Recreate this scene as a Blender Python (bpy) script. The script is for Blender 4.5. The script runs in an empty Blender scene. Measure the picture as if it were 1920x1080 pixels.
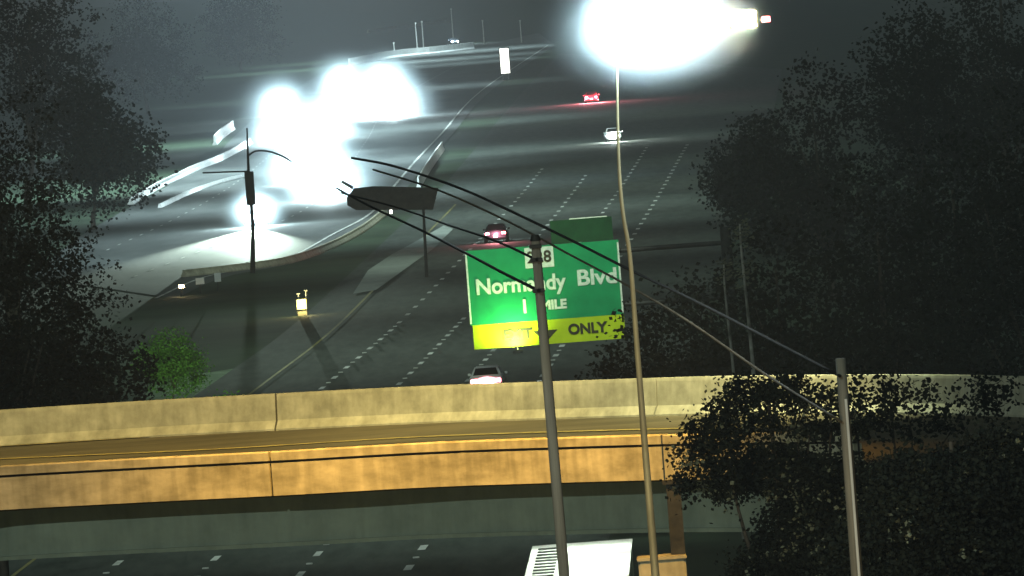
import bpy, bmesh, math, random
from mathutils import Vector, Matrix

S = bpy.context.scene
C = S.collection
R_ = math.radians

# ---------------------------------------------------------------- camera
CAM_H = 24.8
FPX = 19000.0                      # focal length in pixels of the 1920 wide photograph
PITCH = 690.0 / FPX
ROLL = R_(4.3)
cp, sp, cr, sr = math.cos(PITCH), math.sin(PITCH), math.cos(ROLL), math.sin(ROLL)
FW = Vector((0, cp, -sp))
U0 = Vector((0, sp, cp)); R0 = Vector((1, 0, 0))
RT = cr * R0 - sr * U0
UP = sr * R0 + cr * U0
cd = bpy.data.cameras.new('camera')
cd.sensor_width = 36; cd.lens = FPX / 1920 * 36
cd.clip_start = 1; cd.clip_end = 9000
cam = bpy.data.objects.new('camera', cd); C.objects.link(cam)
m = Matrix.Identity(4)
for i in range(3):
    m[i][0] = RT[i]; m[i][1] = UP[i]; m[i][2] = -FW[i]
m[0][3], m[1][3], m[2][3] = 0, 0, CAM_H
cam.matrix_world = m
S.camera = cam

# ---------------------------------------------------------------- world, exposure
W = bpy.data.worlds.new('World'); S.world = W; W.use_nodes = True
nt = W.node_tree
bg = nt.nodes['Background']
sky = nt.nodes.new('ShaderNodeTexSky'); sky.sky_type = 'NISHITA'; sky.sun_disc = False
sky.sun_elevation = R_(-4); sky.sun_rotation = R_(209)
mixw = nt.nodes.new('ShaderNodeMixRGB'); mixw.inputs[0].default_value = 0.85
mixw.inputs[2].default_value = (0.38, 0.50, 0.50, 1)      # sky glow of the city at night
nt.links.new(sky.outputs[0], mixw.inputs[1]); nt.links.new(mixw.outputs[0], bg.inputs[0])
bg.inputs[1].default_value = 0.060
S.view_settings.view_transform = 'Standard'; S.view_settings.look = 'None'
S.view_settings.exposure = 0; S.view_settings.gamma = 1
S.view_settings.use_curve_mapping = False
S.render.engine = 'CYCLES'
S.cycles.use_denoising = True; S.cycles.denoising_prefilter = 'ACCURATE'
S.cycles.max_bounces = 4; S.cycles.volume_bounces = 0; S.cycles.diffuse_bounces = 2
S.cycles.transparent_max_bounces = 4
S.cycles.sample_clamp_indirect = 2.0

# ---------------------------------------------------------------- pixel helpers (1920 x 1080 photograph)
def ray(px, py): return FW * FPX + RT * (px - 960) - UP * (py - 540)
def at_z(px, py, z=0.0):
    d = ray(px, py); t = (z - CAM_H) / d.z
    return Vector((0, 0, CAM_H)) + d * t
def at_D(px, py, D):
    d = ray(px, py)
    return Vector((0, 0, CAM_H)) + d * (D / d.y)

# ---------------------------------------------------------------- lights
def lamp(name, kind, loc, power, color, radius=0.2, target=None, cone=60, blend=0.5, parent=None):
    l = bpy.data.lights.new(name, kind); l.energy = power; l.color = color
    l.shadow_soft_size = radius
    if kind == 'SPOT':
        l.spot_size = R_(cone); l.spot_blend = blend
    o = bpy.data.objects.new(name, l); C.objects.link(o); o.location = loc
    if target is not None:
        o.rotation_euler = (Vector(target) - Vector(loc)).to_track_quat('-Z', 'Y').to_euler()
    return o

SODIUM = (1.0, 0.52, 0.085); LED = (0.72, 0.95, 1.0); MERC = (0.78, 1.0, 0.85)
# faint sun lamp added behind the camera as even fill
sl = bpy.data.lights.new('fill_sun', 'SUN'); sl.energy = 0.64; sl.angle = R_(0.5); sl.color = (0.80, 1.0, 0.90)
so = bpy.data.objects.new('fill_sun', sl); C.objects.link(so)
so.rotation_euler = Vector((0.30, 0.84, -0.40)).to_track_quat('-Z', 'Y').to_euler()
# sodium lamps over the overpass and unseen spots along the motorway (none has a mast)
lamp('sodium_lamp', 'SPOT', (-3.2, 291, 33), 135000, SODIUM, 0.3, (-3.2, 300, 8), 58, 1.0)
lamp('sodium_lamp', 'SPOT', (8, 292.5, 32), 14000, SODIUM, 0.3, (6, 302, 8), 34, 0.9)
lamp('pale_lamp', 'SPOT', (4.5, 320, 33), 70000, (1.0, 0.84, 0.36), 0.3, (4.5, 332, 8.5), 58, 0.9)
lamp('pale_lamp', 'SPOT', (15, 316, 33), 80000, (0.85, 0.95, 0.6), 0.3, (15, 330, 8.5), 52, 0.9)
lamp('sodium_lamp', 'SPOT', (-14, 299, 33), 42000, SODIUM, 0.3, (-14, 307, 8), 52, 1.0)
lamp('pale_lamp', 'SPOT', (-12, 326, 33), 46000, (1.0, 0.72, 0.22), 0.3, (-12, 338, 8.5), 66, 0.9)
lamp('unseen_road_spot', 'SPOT', (-2, 415, 34), 22000, MERC, 0.5, (-2, 420, 0), 100, 1.0)
for (px, py, p) in ((690, 690, 95000), (800, 640, 80000), (850, 560, 80000), (960, 480, 90000), (1040, 420, 120000), (1140, 385, 170000), (1180, 350, 120000),
                    (1160, 310, 60000), (1190, 265, 60000), (1240, 215, 60000)):
    g_ = at_z(px, py); lamp('unseen_road_spot', 'SPOT', (g_.x, g_.y, 36), p * .22, MERC, 0.5, (g_.x, g_.y + 4, 0), 105, 1.0)
for (px, py, p) in ((420, 470, 210000), (560, 430, 230000), (400, 395, 240000), (620, 370, 260000), (320, 352, 900000), (700, 122, 700000), (400, 325, 420000), (425, 268, 420000), (520, 320, 260000), (700, 300, 220000), (470, 265, 220000),  # added spots brightening the opposite carriageway and its barriers
                    (640, 250, 260000), (760, 240, 140000), (690, 175, 240000), (780, 125, 260000), (740, 108, 420000), (850, 98, 420000)):
    g_ = at_z(px, py); lamp('unseen_road_spot', 'SPOT', (g_.x, g_.y - 2, 36), p * .33, LED, 0.5, (g_.x, g_.y + 2, 0), 112, 1.0)
lamp('wash_fill', 'SPOT', (3.5, 184, 4), 3500, (1.0, 0.70, 0.34), 0.3, (6.4, 200, 11), 36, 1.0)  # added fill spots below the frame, brightening the poles and the girder
lamp('wash_fill', 'SPOT', (-1, 188, 5.5), 26000, (1.0, 0.82, 0.45), 0.3, (2.9, 215, 13), 34, 1.0)
lamp('wash_fill', 'SPOT', (-3, 262, 4.5), 1500, (0.88, 1.0, 0.74), 0.4, (-2, 298, 7.0), 60, 1.0)
lamp('wash_fill', 'SPOT', (-4, 112, 12), 30000, (1.0, 0.92, 0.66), 0.4, (2.6, 180, 13), 34, 1.0)
lamp('sodium_lamp', 'SPOT', (4.3, 272, 27), 42000, SODIUM, 0.3, (4.3, 286, 6.0), 16, 0.6)  # narrow spot added for the concrete pillar alone

# ---------------------------------------------------------------- materials
def mat(name, col, rough=0.8, col2=None, scale=3.0, metal=0.0, detail=6.0, bump=0.0, emit=None, estr=0.0, spec=0.2, stretch=None, streak=0.0):
    M = bpy.data.materials.new(name); M.use_nodes = True
    n = M.node_tree; b = n.nodes['Principled BSDF']
    b.inputs['Roughness'].default_value = rough; b.inputs['Metallic'].default_value = metal
    b.inputs['Specular IOR Level'].default_value = spec
    tc = n.nodes.new('ShaderNodeTexCoord'); mp = n.nodes.new('ShaderNodeMapping')
    if stretch: mp.inputs['Scale'].default_value = stretch
    no = n.nodes.new('ShaderNodeTexNoise'); no.inputs['Scale'].default_value = scale; no.inputs['Detail'].default_value = detail
    no.inputs['Roughness'].default_value = 0.65
    n.links.new(tc.outputs['Object'], mp.inputs[0]); n.links.new(mp.outputs[0], no.inputs['Vector'])
    rp = n.nodes.new('ShaderNodeValToRGB'); rp.color_ramp.elements[0].position = 0.32; rp.color_ramp.elements[1].position = 0.68
    c2 = col2 or tuple(min(1, c * 1.25) for c in col)
    rp.color_ramp.elements[0].color = (*col, 1); rp.color_ramp.elements[1].color = (*c2, 1)
    n.links.new(no.outputs['Fac'], rp.inputs[0]); n.links.new(rp.outputs[0], b.inputs['Base Color'])
    if streak:
        m2 = n.nodes.new('ShaderNodeMapping'); m2.inputs['Scale'].default_value = (2.2, 2.2, 0.35)
        n2 = n.nodes.new('ShaderNodeTexNoise'); n2.inputs['Scale'].default_value = 1.6; n2.inputs['Detail'].default_value = 10
        r2 = n.nodes.new('ShaderNodeValToRGB'); r2.color_ramp.elements[0].position = .38; r2.color_ramp.elements[1].position = .6
        r2.color_ramp.elements[0].color = (1 - streak, 1 - streak, 1 - streak * 1.1, 1); r2.color_ramp.elements[1].color = (1, 1, 1, 1)
        mx = n.nodes.new('ShaderNodeMixRGB'); mx.blend_type = 'MULTIPLY'; mx.inputs[0].default_value = 1
        n.links.new(tc.outputs['Object'], m2.inputs[0]); n.links.new(m2.outputs[0], n2.inputs['Vector']); n.links.new(n2.outputs['Fac'], r2.inputs[0])
        n.links.new(rp.outputs[0], mx.inputs[1]); n.links.new(r2.outputs[0], mx.inputs[2]); n.links.new(mx.outputs[0], b.inputs['Base Color'])
    if bump:
        bp = n.nodes.new('ShaderNodeBump'); bp.inputs['Strength'].default_value = bump
        n.links.new(no.outputs['Fac'], bp.inputs['Height']); n.links.new(bp.outputs[0], b.inputs['Normal'])
    if emit:
        b.inputs['Emission Color'].default_value = (*emit, 1); b.inputs['Emission Strength'].default_value = estr
    return M

M_ground = mat('grass_ground', (0.020, 0.036, 0.022), 0.95, (0.045, 0.07, 0.04), 0.12, detail=12, bump=0.3)
M_grass = mat('mown_grass', (0.05, 0.10, 0.05), 0.95, (0.22, 0.30, 0.20), 0.5, detail=12)
M_asphalt = mat('asphalt', (0.030, 0.040, 0.034), 0.85, (0.075, 0.088, 0.076), 1.2, detail=14, stretch=(1, 0.12, 1))
M_shoulder = mat('lit_shoulder', (0.10, 0.12, 0.11), 0.9, (0.40, 0.45, 0.40), 0.10, detail=8, stretch=(1, 0.25, 1))  # brightness of the lit shoulder put into the colour
M_asphalt2 = mat('worn_asphalt', (0.06, 0.07, 0.068), 0.8, (0.12, 0.13, 0.125), 0.25, detail=12, stretch=(1, 0.15, 1))
M_deck = mat('bridge_asphalt', (0.055, 0.048, 0.03), 0.9, (0.12, 0.105, 0.065), 0.5, detail=12, stretch=(0.25, 1, 1))
M_paint = mat('road_paint', (0.30, 0.32, 0.30), 0.6, (0.80, 0.82, 0.78), 0.35)
M_ypaint2 = mat('faded_yellow_paint', (0.20, 0.16, 0.05), 0.7, (0.42, 0.34, 0.12), 1.5)
M_ypaint = mat('yellow_road_paint', (0.10, 0.10, 0.05), 0.7, (0.34, 0.31, 0.12), 0.08)
M_conc = mat('concrete', (0.27, 0.26, 0.19), 0.85, (0.52, 0.50, 0.38), 1.1, detail=14, bump=0.15, streak=0.16)
M_fascia = mat('weathered_concrete', (0.24, 0.23, 0.16), 0.85, (0.52, 0.50, 0.38), 0.9, detail=14, bump=0.2, stretch=(0.7, 0.7, 1.6), streak=0.24)
M_girder = mat('girder_concrete', (0.20, 0.235, 0.19), 0.9, (0.30, 0.34, 0.27), 0.6, detail=14, streak=0.10)
M_joint = mat('joint_filler', (0.015, 0.012, 0.01), 0.9, (0.03, 0.025, 0.02), 8)
M_white = mat('pale_concrete', (0.6, 0.62, 0.6), 0.7, (0.82, 0.84, 0.82), 0.8, detail=10)
M_wood = mat('weathered_wood', (0.12, 0.115, 0.095), 0.9, (0.30, 0.285, 0.24), 6, detail=10, bump=0.3, stretch=(1, 1, 0.06))
M_galv = mat('galvanized_steel', (0.14, 0.125, 0.08), 0.6, (0.26, 0.235, 0.15), 3, metal=0.3, detail=8, stretch=(1, 1, 0.2))
M_steel = mat('dark_steel', (0.02, 0.022, 0.022), 0.6, (0.05, 0.052, 0.05), 3, metal=0.2)
M_cable = mat('cable_rubber', (0.008, 0.008, 0.008), 1.0, (0.016, 0.015, 0.014), 4)
M_cable2 = mat('lit_cable', (0.05, 0.04, 0.028), 0.8, (0.11, 0.09, 0.06), 2)  # lit look of one cable put into its colour
M_green = mat('sign_green', (0.002, 0.19, 0.065), 0.6, (0.006, 0.27, 0.095), 0.9, detail=10)
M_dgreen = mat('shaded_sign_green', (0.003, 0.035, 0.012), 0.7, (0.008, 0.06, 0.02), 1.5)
M_yellow = mat('sign_yellow', (0.34, 0.46, 0.006), 0.6, (0.44, 0.56, 0.012), 1.2, detail=10)
M_letter = mat('sign_white', (0.42, 0.52, 0.42), 0.6, (0.66, 0.74, 0.62), 6)
M_black = mat('sign_black', (0.02, 0.02, 0.015), 0.6, (0.05, 0.045, 0.02), 6)
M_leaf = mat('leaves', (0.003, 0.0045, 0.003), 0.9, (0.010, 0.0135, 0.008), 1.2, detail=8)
M_leaf2 = mat('lit_leaves', (0.05, 0.055, 0.035), 0.6, (0.17, 0.18, 0.12), 2.2, detail=8)  # light on scattered leaf clumps painted as a paler colour
M_leafg = mat('bright_green_leaves', (0.03, 0.09, 0.015), 0.7, (0.08, 0.20, 0.035), 1.0, detail=8)
M_bark = mat('bark', (0.03, 0.026, 0.02), 0.9, (0.08, 0.07, 0.055), 5, detail=10, stretch=(1, 1, 0.3))
M_palebark = mat('lit_bark', (0.02, 0.02, 0.018), 0.8, (0.4, 0.4, 0.36), 1.6, detail=6, stretch=(1, 1, 0.5))  # pale patches stand in for light on the slim trunks
M_glass = mat('car_glass', (0.01, 0.012, 0.014), 0.08, (0.02, 0.022, 0.025), 1, spec=0.5)
M_tyre = mat('tyre_rubber', (0.012, 0.012, 0.012), 0.9, (0.025, 0.025, 0.025), 8)
M_rim = mat('alloy_rim', (0.3, 0.3, 0.3), 0.3, (0.45, 0.45, 0.45), 5, metal=0.9)
M_plate = mat('plate_white', (0.6, 0.6, 0.58), 0.5, (0.75, 0.75, 0.73), 8)
M_silver = mat('silver_paint', (0.25, 0.26, 0.27), 0.3, (0.32, 0.33, 0.34), 1, metal=0.5)
M_dark = mat('dark_paint', (0.02, 0.022, 0.03), 0.3, (0.03, 0.033, 0.04), 1, metal=0.4)
M_whitep = mat('white_paint', (0.7, 0.71, 0.7), 0.4, (0.85, 0.86, 0.85), 0.7)
M_redp = mat('maroon_paint', (0.10, 0.01, 0.012), 0.3, (0.14, 0.015, 0.018), 1, metal=0.3)
M_head = mat('headlight_glow', (0.8, 0.8, 0.8), 0.3, emit=(0.8, 0.96, 1.0), estr=900)
M_tail = mat('tail_light_glow', (0.5, 0.02, 0.02), 0.3, emit=(1.0, 0.16, 0.2), estr=26)
M_bulb = mat('lamp_glow', (0.8, 0.8, 0.8), 0.3, emit=(0.85, 0.97, 1.0), estr=120)
M_warm = mat('warm_lamp_glow', (0.8, 0.7, 0.5), 0.3, emit=(1.0, 0.72, 0.36), estr=60)
M_panel = mat('lit_panel', (0.8, 0.8, 0.7), 0.4, emit=(1.0, 1.0, 0.88), estr=3.2)
M_ylit = mat('yellow_lit_panel', (0.8, 0.8, 0.3), 0.4, emit=(1.0, 0.93, 0.42), estr=1.3)

# ---------------------------------------------------------------- object helpers
def link(name, me, m, parent=None, loc=None):
    o = bpy.data.objects.new(name, me); C.objects.link(o)
    if m and not me.materials: me.materials.append(m)
    if parent is not None: o.parent = parent
    if loc is not None: o.location = loc
    return o
def obj(name, bm, m, parent=None, smooth=False, loc=None):
    me = bpy.data.meshes.new(name)
    bmesh.ops.recalc_face_normals(bm, faces=bm.faces[:])
    if smooth:
        for f in bm.faces: f.smooth = True
    bm.to_mesh(me); bm.free()
    return link(name, me, m, parent, loc)
def tag(o, label=None, cat=None, group=None, kind=None):
    if label: o['label'] = label
    if cat: o['category'] = cat
    if group: o['group'] = group
    if kind: o['kind'] = kind
    return o
def thing(name, label, cat, loc=(0, 0, 0), rotz=0.0, group=None):
    o = bpy.data.objects.new(name, None); C.objects.link(o)
    o.location = loc; o.rotation_euler = (0, 0, rotz); o.empty_display_size = 0.3
    return tag(o, label, cat, group)
def B(): return bmesh.new()
def box(bm, x0, x1, y0, y1, z0, z1, bevel=0.0):
    v = [bm.verts.new((x, y, z)) for x in (x0, x1) for y in (y0, y1) for z in (z0, z1)]
    fs = [(0, 1, 3, 2), (4, 6, 7, 5), (0, 4, 5, 1), (2, 3, 7, 6), (0, 2, 6, 4), (1, 5, 7, 3)]
    faces = [bm.faces.new([v[i] for i in f]) for f in fs]
    if bevel:
        es = list({e for f in faces for e in f.edges})
        bmesh.ops.bevel(bm, geom=es, offset=bevel, segments=2, affect='EDGES')
    return bm
def tube(bm, pts, radii, seg=12, cap=True):
    pts = [Vector(p) for p in pts]; rings = []
    if not hasattr(radii, '__len__'): radii = [radii] * len(pts)
    for i, p in enumerate(pts):
        t = (pts[min(i + 1, len(pts) - 1)] - pts[max(i - 1, 0)]).normalized()
        a = Vector((0, 0, 1)) if abs(t.z) < 0.9 else Vector((1, 0, 0))
        u = t.cross(a).normalized(); w = t.cross(u).normalized()
        rings.append([bm.verts.new(p + (u * math.cos(k * 2 * math.pi / seg) + w * math.sin(k * 2 * math.pi / seg)) * radii[i]) for k in range(seg)])
    for a, b in zip(rings, rings[1:]):
        for k in range(seg):
            bm.faces.new((a[k], a[(k + 1) % seg], b[(k + 1) % seg], b[k]))
    if cap:
        bm.faces.new(rings[0]); bm.faces.new(rings[-1])
    return bm
def prism(bm, prof, x0, x1):
    """profile in (y, z) swept along x"""
    a = [bm.verts.new((x0, y, z)) for y, z in prof]; b = [bm.verts.new((x1, y, z)) for y, z in prof]
    n = len(prof)
    bm.faces.new(a); bm.faces.new(b[::-1])
    for i in range(n): bm.faces.new((a[i], a[(i + 1) % n], b[(i + 1) % n], b[i]))
    return bm
def sheet(name, left, right, z, m, thick=0.0):
    n = 40; pk = lambda P, t: P[min(int(t * (len(P) - 1)), len(P) - 2)].lerp(P[min(int(t * (len(P) - 1)), len(P) - 2) + 1], t * (len(P) - 1) - min(int(t * (len(P) - 1)), len(P) - 2))
    left = [pk(left, i / n) for i in range(n + 1)]; right = [pk(right, i / n) for i in range(n + 1)]
    bm = B(); A = [bm.verts.new((p.x, p.y, z)) for p in left]; D = [bm.verts.new((p.x, p.y, z)) for p in right]
    for i in range(len(A) - 1): bm.faces.new((A[i], A[i + 1], D[i + 1], D[i]))
    o = obj(name, bm, m); o['kind'] = 'structure'; return o
def ngon(name, pts, z, m):
    bm = B(); bm.faces.new([bm.verts.new((p.x, p.y, z)) for p in pts])
    bmesh.ops.triangulate(bm, faces=bm.faces)
    o = obj(name, bm, m); o['kind'] = 'structure'; return o
def smooth_path(pts, n=6):
    """Catmull-Rom through points"""
    P = [Vector(p) for p in pts]; P = [2 * P[0] - P[1]] + P + [2 * P[-1] - P[-2]]; out = []
    for i in range(1, len(P) - 2):
        a, b, c, d = P[i - 1:i + 3]
        for k in range(n):
            t = k / n
            out.append(0.5 * ((2 * b) + (c - a) * t + (2 * a - 5 * b + 4 * c - d) * t * t + (3 * b - a - 3 * c + d) * t ** 3))
    out.append(P[-2]); return out
def sweep(bm, path, prof):
    """profile (outward offset, z) along path; outward = to the right hand of the path (towards the camera when path runs +x)"""
    rings = []
    for i, p in enumerate(path):
        t = (path[min(i + 1, len(path) - 1)] - path[max(i - 1, 0)]); t.z = 0; t.normalize()
        o = Vector((t.y, -t.x, 0))
        rings.append([bm.verts.new((p.x + o.x * q, p.y + o.y * q, z)) for q, z in prof])
    n = len(prof)
    for a, b in zip(rings, rings[1:]):
        for k in range(n): bm.faces.new((a[k], a[(k + 1) % n], b[(k + 1) % n], b[k]))
    bm.faces.new(rings[0]); bm.faces.new(rings[-1][::-1])
    return bm
def resample(path, step):
    out = [path[0].copy()]; acc = 0
    for a, b in zip(path, path[1:]):
        L = (b - a).length; d = step - acc
        while d <= L:
            out.append(a.lerp(b, d / L)); d += step
        acc = (acc + L) % step
    return out
def ribbon(bm, pts, w, z):
    pr = None
    for i, p in enumerate(pts):
        t = (pts[min(i + 1, len(pts) - 1)] - pts[max(i - 1, 0)]); t.z = 0; t.normalize(); s = Vector((t.y, -t.x, 0)) * w / 2
        cur = (bm.verts.new((p.x - s.x, p.y - s.y, z)), bm.verts.new((p.x + s.x, p.y + s.y, z)))
        if pr: bm.faces.new((pr[0], pr[1], cur[1], cur[0]))
        pr = cur
def text(word, size, m, parent, loc, name='legend', rot=(math.pi / 2, 0, 0), depth=0.015, bold=0.0, width=None):
    cu = bpy.data.curves.new(name, 'FONT'); cu.body = word; cu.size = size; cu.extrude = depth; cu.offset = bold
    cu.align_x = 'CENTER'; cu.align_y = 'CENTER'
    t = bpy.data.objects.new(name, cu); C.objects.link(t)
    bpy.context.view_layer.update()
    me = bpy.data.meshes.new_from_object(t.evaluated_get(bpy.context.evaluated_depsgraph_get()))
    bpy.data.objects.remove(t)
    me.materials.clear(); me.materials.append(m)
    if width:
        xs = [v.co.x for v in me.vertices]; k = width / (max(xs) - min(xs))
        for v in me.vertices: v.co.x *= k
    o = bpy.data.objects.new(name, me); C.objects.link(o); o.parent = parent; o.location = loc; o.rotation_euler = rot
    return o

# ================================================================ ground and roads
bm = B(); box(bm, -900, 900, -60, 4400, -0.5, 0.0)
tag(obj('ground', bm, M_ground), kind='structure')

def gz(pts): return smooth_path([at_z(x, y) for x, y in pts], 5)
LA = [(-60, 1150), (26, 1080), (475, 735), (600, 640), (680, 565), (800, 440), (885, 350), (945, 270), (1010, 180), (1075, 100)]
LB = [(110, 1150), (195, 1080), (605, 728), (755, 600), (880, 470), (965, 380), (1030, 300), (1095, 215), (1150, 130)]
LC = [(300, 1150), (372, 1080), (755, 715), (830, 640), (960, 500), (1045, 400), (1112, 310), (1172, 220), (1225, 130)]
LD = [(500, 1150), (562, 1080), (890, 700), (1000, 565), (1130, 400), (1192, 310), (1245, 220), (1290, 130)]
LE = [(700, 1150), (757, 1080), (1015, 710), (1060, 640), (1215, 400), (1267, 310), (1316, 220), (1355, 130)]
LF = [(900, 1150), (950, 1080), (1165, 710), (1200, 640), (1320, 400), (1362, 310), (1400, 220), (1430, 130)]
sh = lambda L, d: [(x + d * (y + 150) / 850, y) for x, y in L]
lanes = [gz(l) for l in (LA, LB, LC, LD, LE, LF)]
sheet('motorway_asphalt', gz(sh(LA, -95)), gz(sh(LF, 110)), 0.02, M_asphalt)
bm = B(); ribbon(bm, [p for p in lanes[0] if p.y < 900], 0.17, 0.045); tag(obj('yellow_edge_line', bm, M_ypaint), kind='structure')
# dashed lane lines with their raised reflectors between
NRM = 0
for li, (ln, w) in enumerate(zip(lanes[1:5], (0.28, 0.28, 0.28, 0.32))):
    rs = resample(ln, 0.5); bm = B(); i = 5 + 6 * li
    bm2 = B()
    while i + 6 < len(rs):
        if rs[i].y < (1000, 960, 1060, 1060)[li]: ribbon(bm, rs[i:i + 7], w, 0.046)
        i += 24
    tag(obj('dashed_lane_line', bm, M_paint), kind='structure')
    bm2.free()
names = ['far left', 'second', 'third', 'right hand']
bmr = B(); box(bmr, -0.13, 0.13, -0.16, 0.16, 0, 0.05, 0.01)
proto_mesh = bpy.data.meshes.new('pavement_reflector'); bmr.to_mesh(proto_mesh); bmr.free(); proto_mesh.materials.append(M_paint)
for li, ln in enumerate(lanes[1:5]):
    rs = resample(ln, 0.5); i = 5 + 6 * li + 15
    while i < len(rs):
        p = rs[i]
        if 380 < p.y < 640:
            o = bpy.data.objects.new('pavement_reflector', proto_mesh); C.objects.link(o); o.location = (p.x, p.y, 0.02)
            tag(o, 'small pale raised reflector between two dashes of a motorway lane line', 'road reflector', 'raised reflectors between the lane dashes')
        i += 24

# opposite carriageway: curving band of worn asphalt
OL = [(60, 520), (140, 450), (250, 385), (330, 340), (400, 300), (440, 255), (540, 175), (660, 120), (885, 88), (1010, 62)]
OR_ = [(330, 560), (420, 520), (560, 490), (655, 440), (725, 400), (765, 350), (805, 300), (850, 250), (920, 170), (1040, 85)]
sheet('opposite_carriageway', gz(OL), gz(OR_), 0.02, M_asphalt2)
for L in ([(250, 520), (400, 462), (560, 400), (640, 330), (690, 260), (740, 190), (880, 110)],
          [(200, 470), (330, 410), (440, 345), (530, 270), (600, 200), (700, 150), (880, 100)]):
    bm = B(); rs = resample(gz(L), 1.0); i = 0
    while i + 3 < len(rs): ribbon(bm, rs[i:i + 4], 0.16, 0.046); i += 12
    tag(obj('dashed_lane_line', bm, M_paint), kind='structure')
bm = B(); ribbon(bm, gz(sh(OR_, -45)), 0.25, 0.046); tag(obj('white_edge_line', bm, M_paint), kind='structure')
# shoulder painted pale for the light on it, and the grass verge
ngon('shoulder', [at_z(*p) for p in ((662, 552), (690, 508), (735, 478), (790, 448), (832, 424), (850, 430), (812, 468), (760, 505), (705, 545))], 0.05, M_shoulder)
ngon('verge', [at_z(*p) for p in ((250, 760), (300, 715), (380, 700), (450, 690), (470, 700), (440, 740), (400, 775))], 0.012, M_grass)

# concrete barriers of the opposite carriageway
def barrier(pts, label, h=0.9, m=M_white, group='concrete barriers beside the opposite carriageway', w=0.3):
    path = gz(pts); bm = B()
    sweep(bm, path, [(w, 0), (w, .12), (w * .45, .4), (w * .33, h), (-w * .33, h), (-w * .45, .4), (-w, .12), (-w, 0)])
    return tag(obj('concrete_barrier', bm, m), label, 'barrier', group)
barrier([(245, 384), (290, 358), (330, 338), (372, 318), (420, 298), (470, 270)], 'long glaring white barrier at the far left of the bright carriageway', .7)
barrier([(300, 390), (360, 362), (420, 342), (470, 330)], 'low pale barrier just inside the long white one at the far left', .3, w=.2)
barrier([(403, 272), (418, 257), (437, 243)], 'short slanting white barrier above the long white one on the left', 1.2)
barrier([(655, 124), (740, 108), (820, 100), (888, 92)], 'straight lit barrier across the top of the picture over the glare', 1.4)
barrier([(690, 62), (760, 52), (840, 42)], 'faint grey barrier farthest off at the top', .8, M_conc)
barrier([(785, 352), (805, 318), (830, 282)], 'slim bright slanting barrier right of the big glare', 1.0, w=.22)
barrier([(345, 520), (440, 509), (540, 494), (620, 466), (680, 434), (722, 402)], 'pale curved barrier at the near edge of the bright carriageway', .55, M_conc)

# ================================================================ overpass
Zt, Zf, Zb = 9.34, 8.0, 6.5
near_px = [(-120, 884), (0, 874), (250, 860), (520, 846), (800, 830), (1040, 821), (1240, 815), (1420, 812), (1600, 809)]
far_px = [(-160, 781), (0, 769), (250, 753), (520, 738), (800, 724), (1000, 717), (1230, 709), (1400, 705), (1650, 703), (1860, 705), (2050, 712)]
NP = smooth_path([at_z(x, y, Zt) for x, y in near_px], 6)
FP = smooth_path([at_z(x, y, 9.4) for x, y in far_px], 6)
for p in NP + FP: p.z = 0
br = thing('highway_overpass', 'long concrete overpass lit orange by sodium lamps, crossing over the motorway', 'overpass', (0, 300, 0))
def brp(name, bm, m, sm=False):
    for v in bm.verts: v.co.y -= 300
    return obj(name, bm, m, br, sm)
def split_path(path, cuts):
    out = []; cur = []
    for p in path:
        cur.append(p)
    return [path]
def jpath(path, px_cuts, z):
    """cut path at the given pixel columns, leaving 6 cm gaps"""
    xs = [at_D(px, 780, 300).x * 1.0 for px in px_cuts]
    segs = []; pts = resample(path, 0.25); cur = []
    for p in pts:
        u = p.x / p.y * 300
        if any(abs(u - c) < 0.1 for c in xs):
            if len(cur) > 1: segs.append(cur)
            cur = []
        else: cur.append(p)
    if len(cur) > 1: segs.append(cur)
    # tighten gaps
    for a, b in zip(segs, segs[1:]):
        mid = (a[-1] + b[0]) / 2; d = (b[0] - a[-1]).normalized() * 0.035
        a[-1] = mid - d; b[0] = mid + d
    return segs
for seg in jpath(FP, (524, 1234), 9.4):
    brp('far_parapet', sweep(B(), seg, [(0.22, 8.1), (0.22, 8.22), (0.05, 8.5), (0.0, 9.3), (-0.02, 9.4), (-0.25, 9.4), (-0.27, 8.1)]), M_conc)
for seg in jpath(NP, (502, 1240), 9.34):
    brp('near_parapet', sweep(B(), seg, [(0.0, 9.06), (0.0, 9.30), (-0.03, 9.34), (-0.27, 9.34), (-0.3, 9.30), (-0.3, 9.06)]), M_fascia)
    brp('near_parapet', sweep(B(), seg, [(0.0, 8.0), (0.0, 8.98), (-0.3, 8.98), (-0.34, 8.5), (-0.5, 8.2), (-0.5, 8.0)]), M_fascia)
brp('joint_filler', sweep(B(), NP, [(-0.14, 8.0), (-0.14, 9.29), (-0.2, 9.29), (-0.2, 8.0)]), M_joint)
brp('joint_filler', sweep(B(), FP, [(-0.1, 8.1), (-0.1, 9.3), (-0.16, 9.3), (-0.16, 8.1)]), M_joint)
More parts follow.
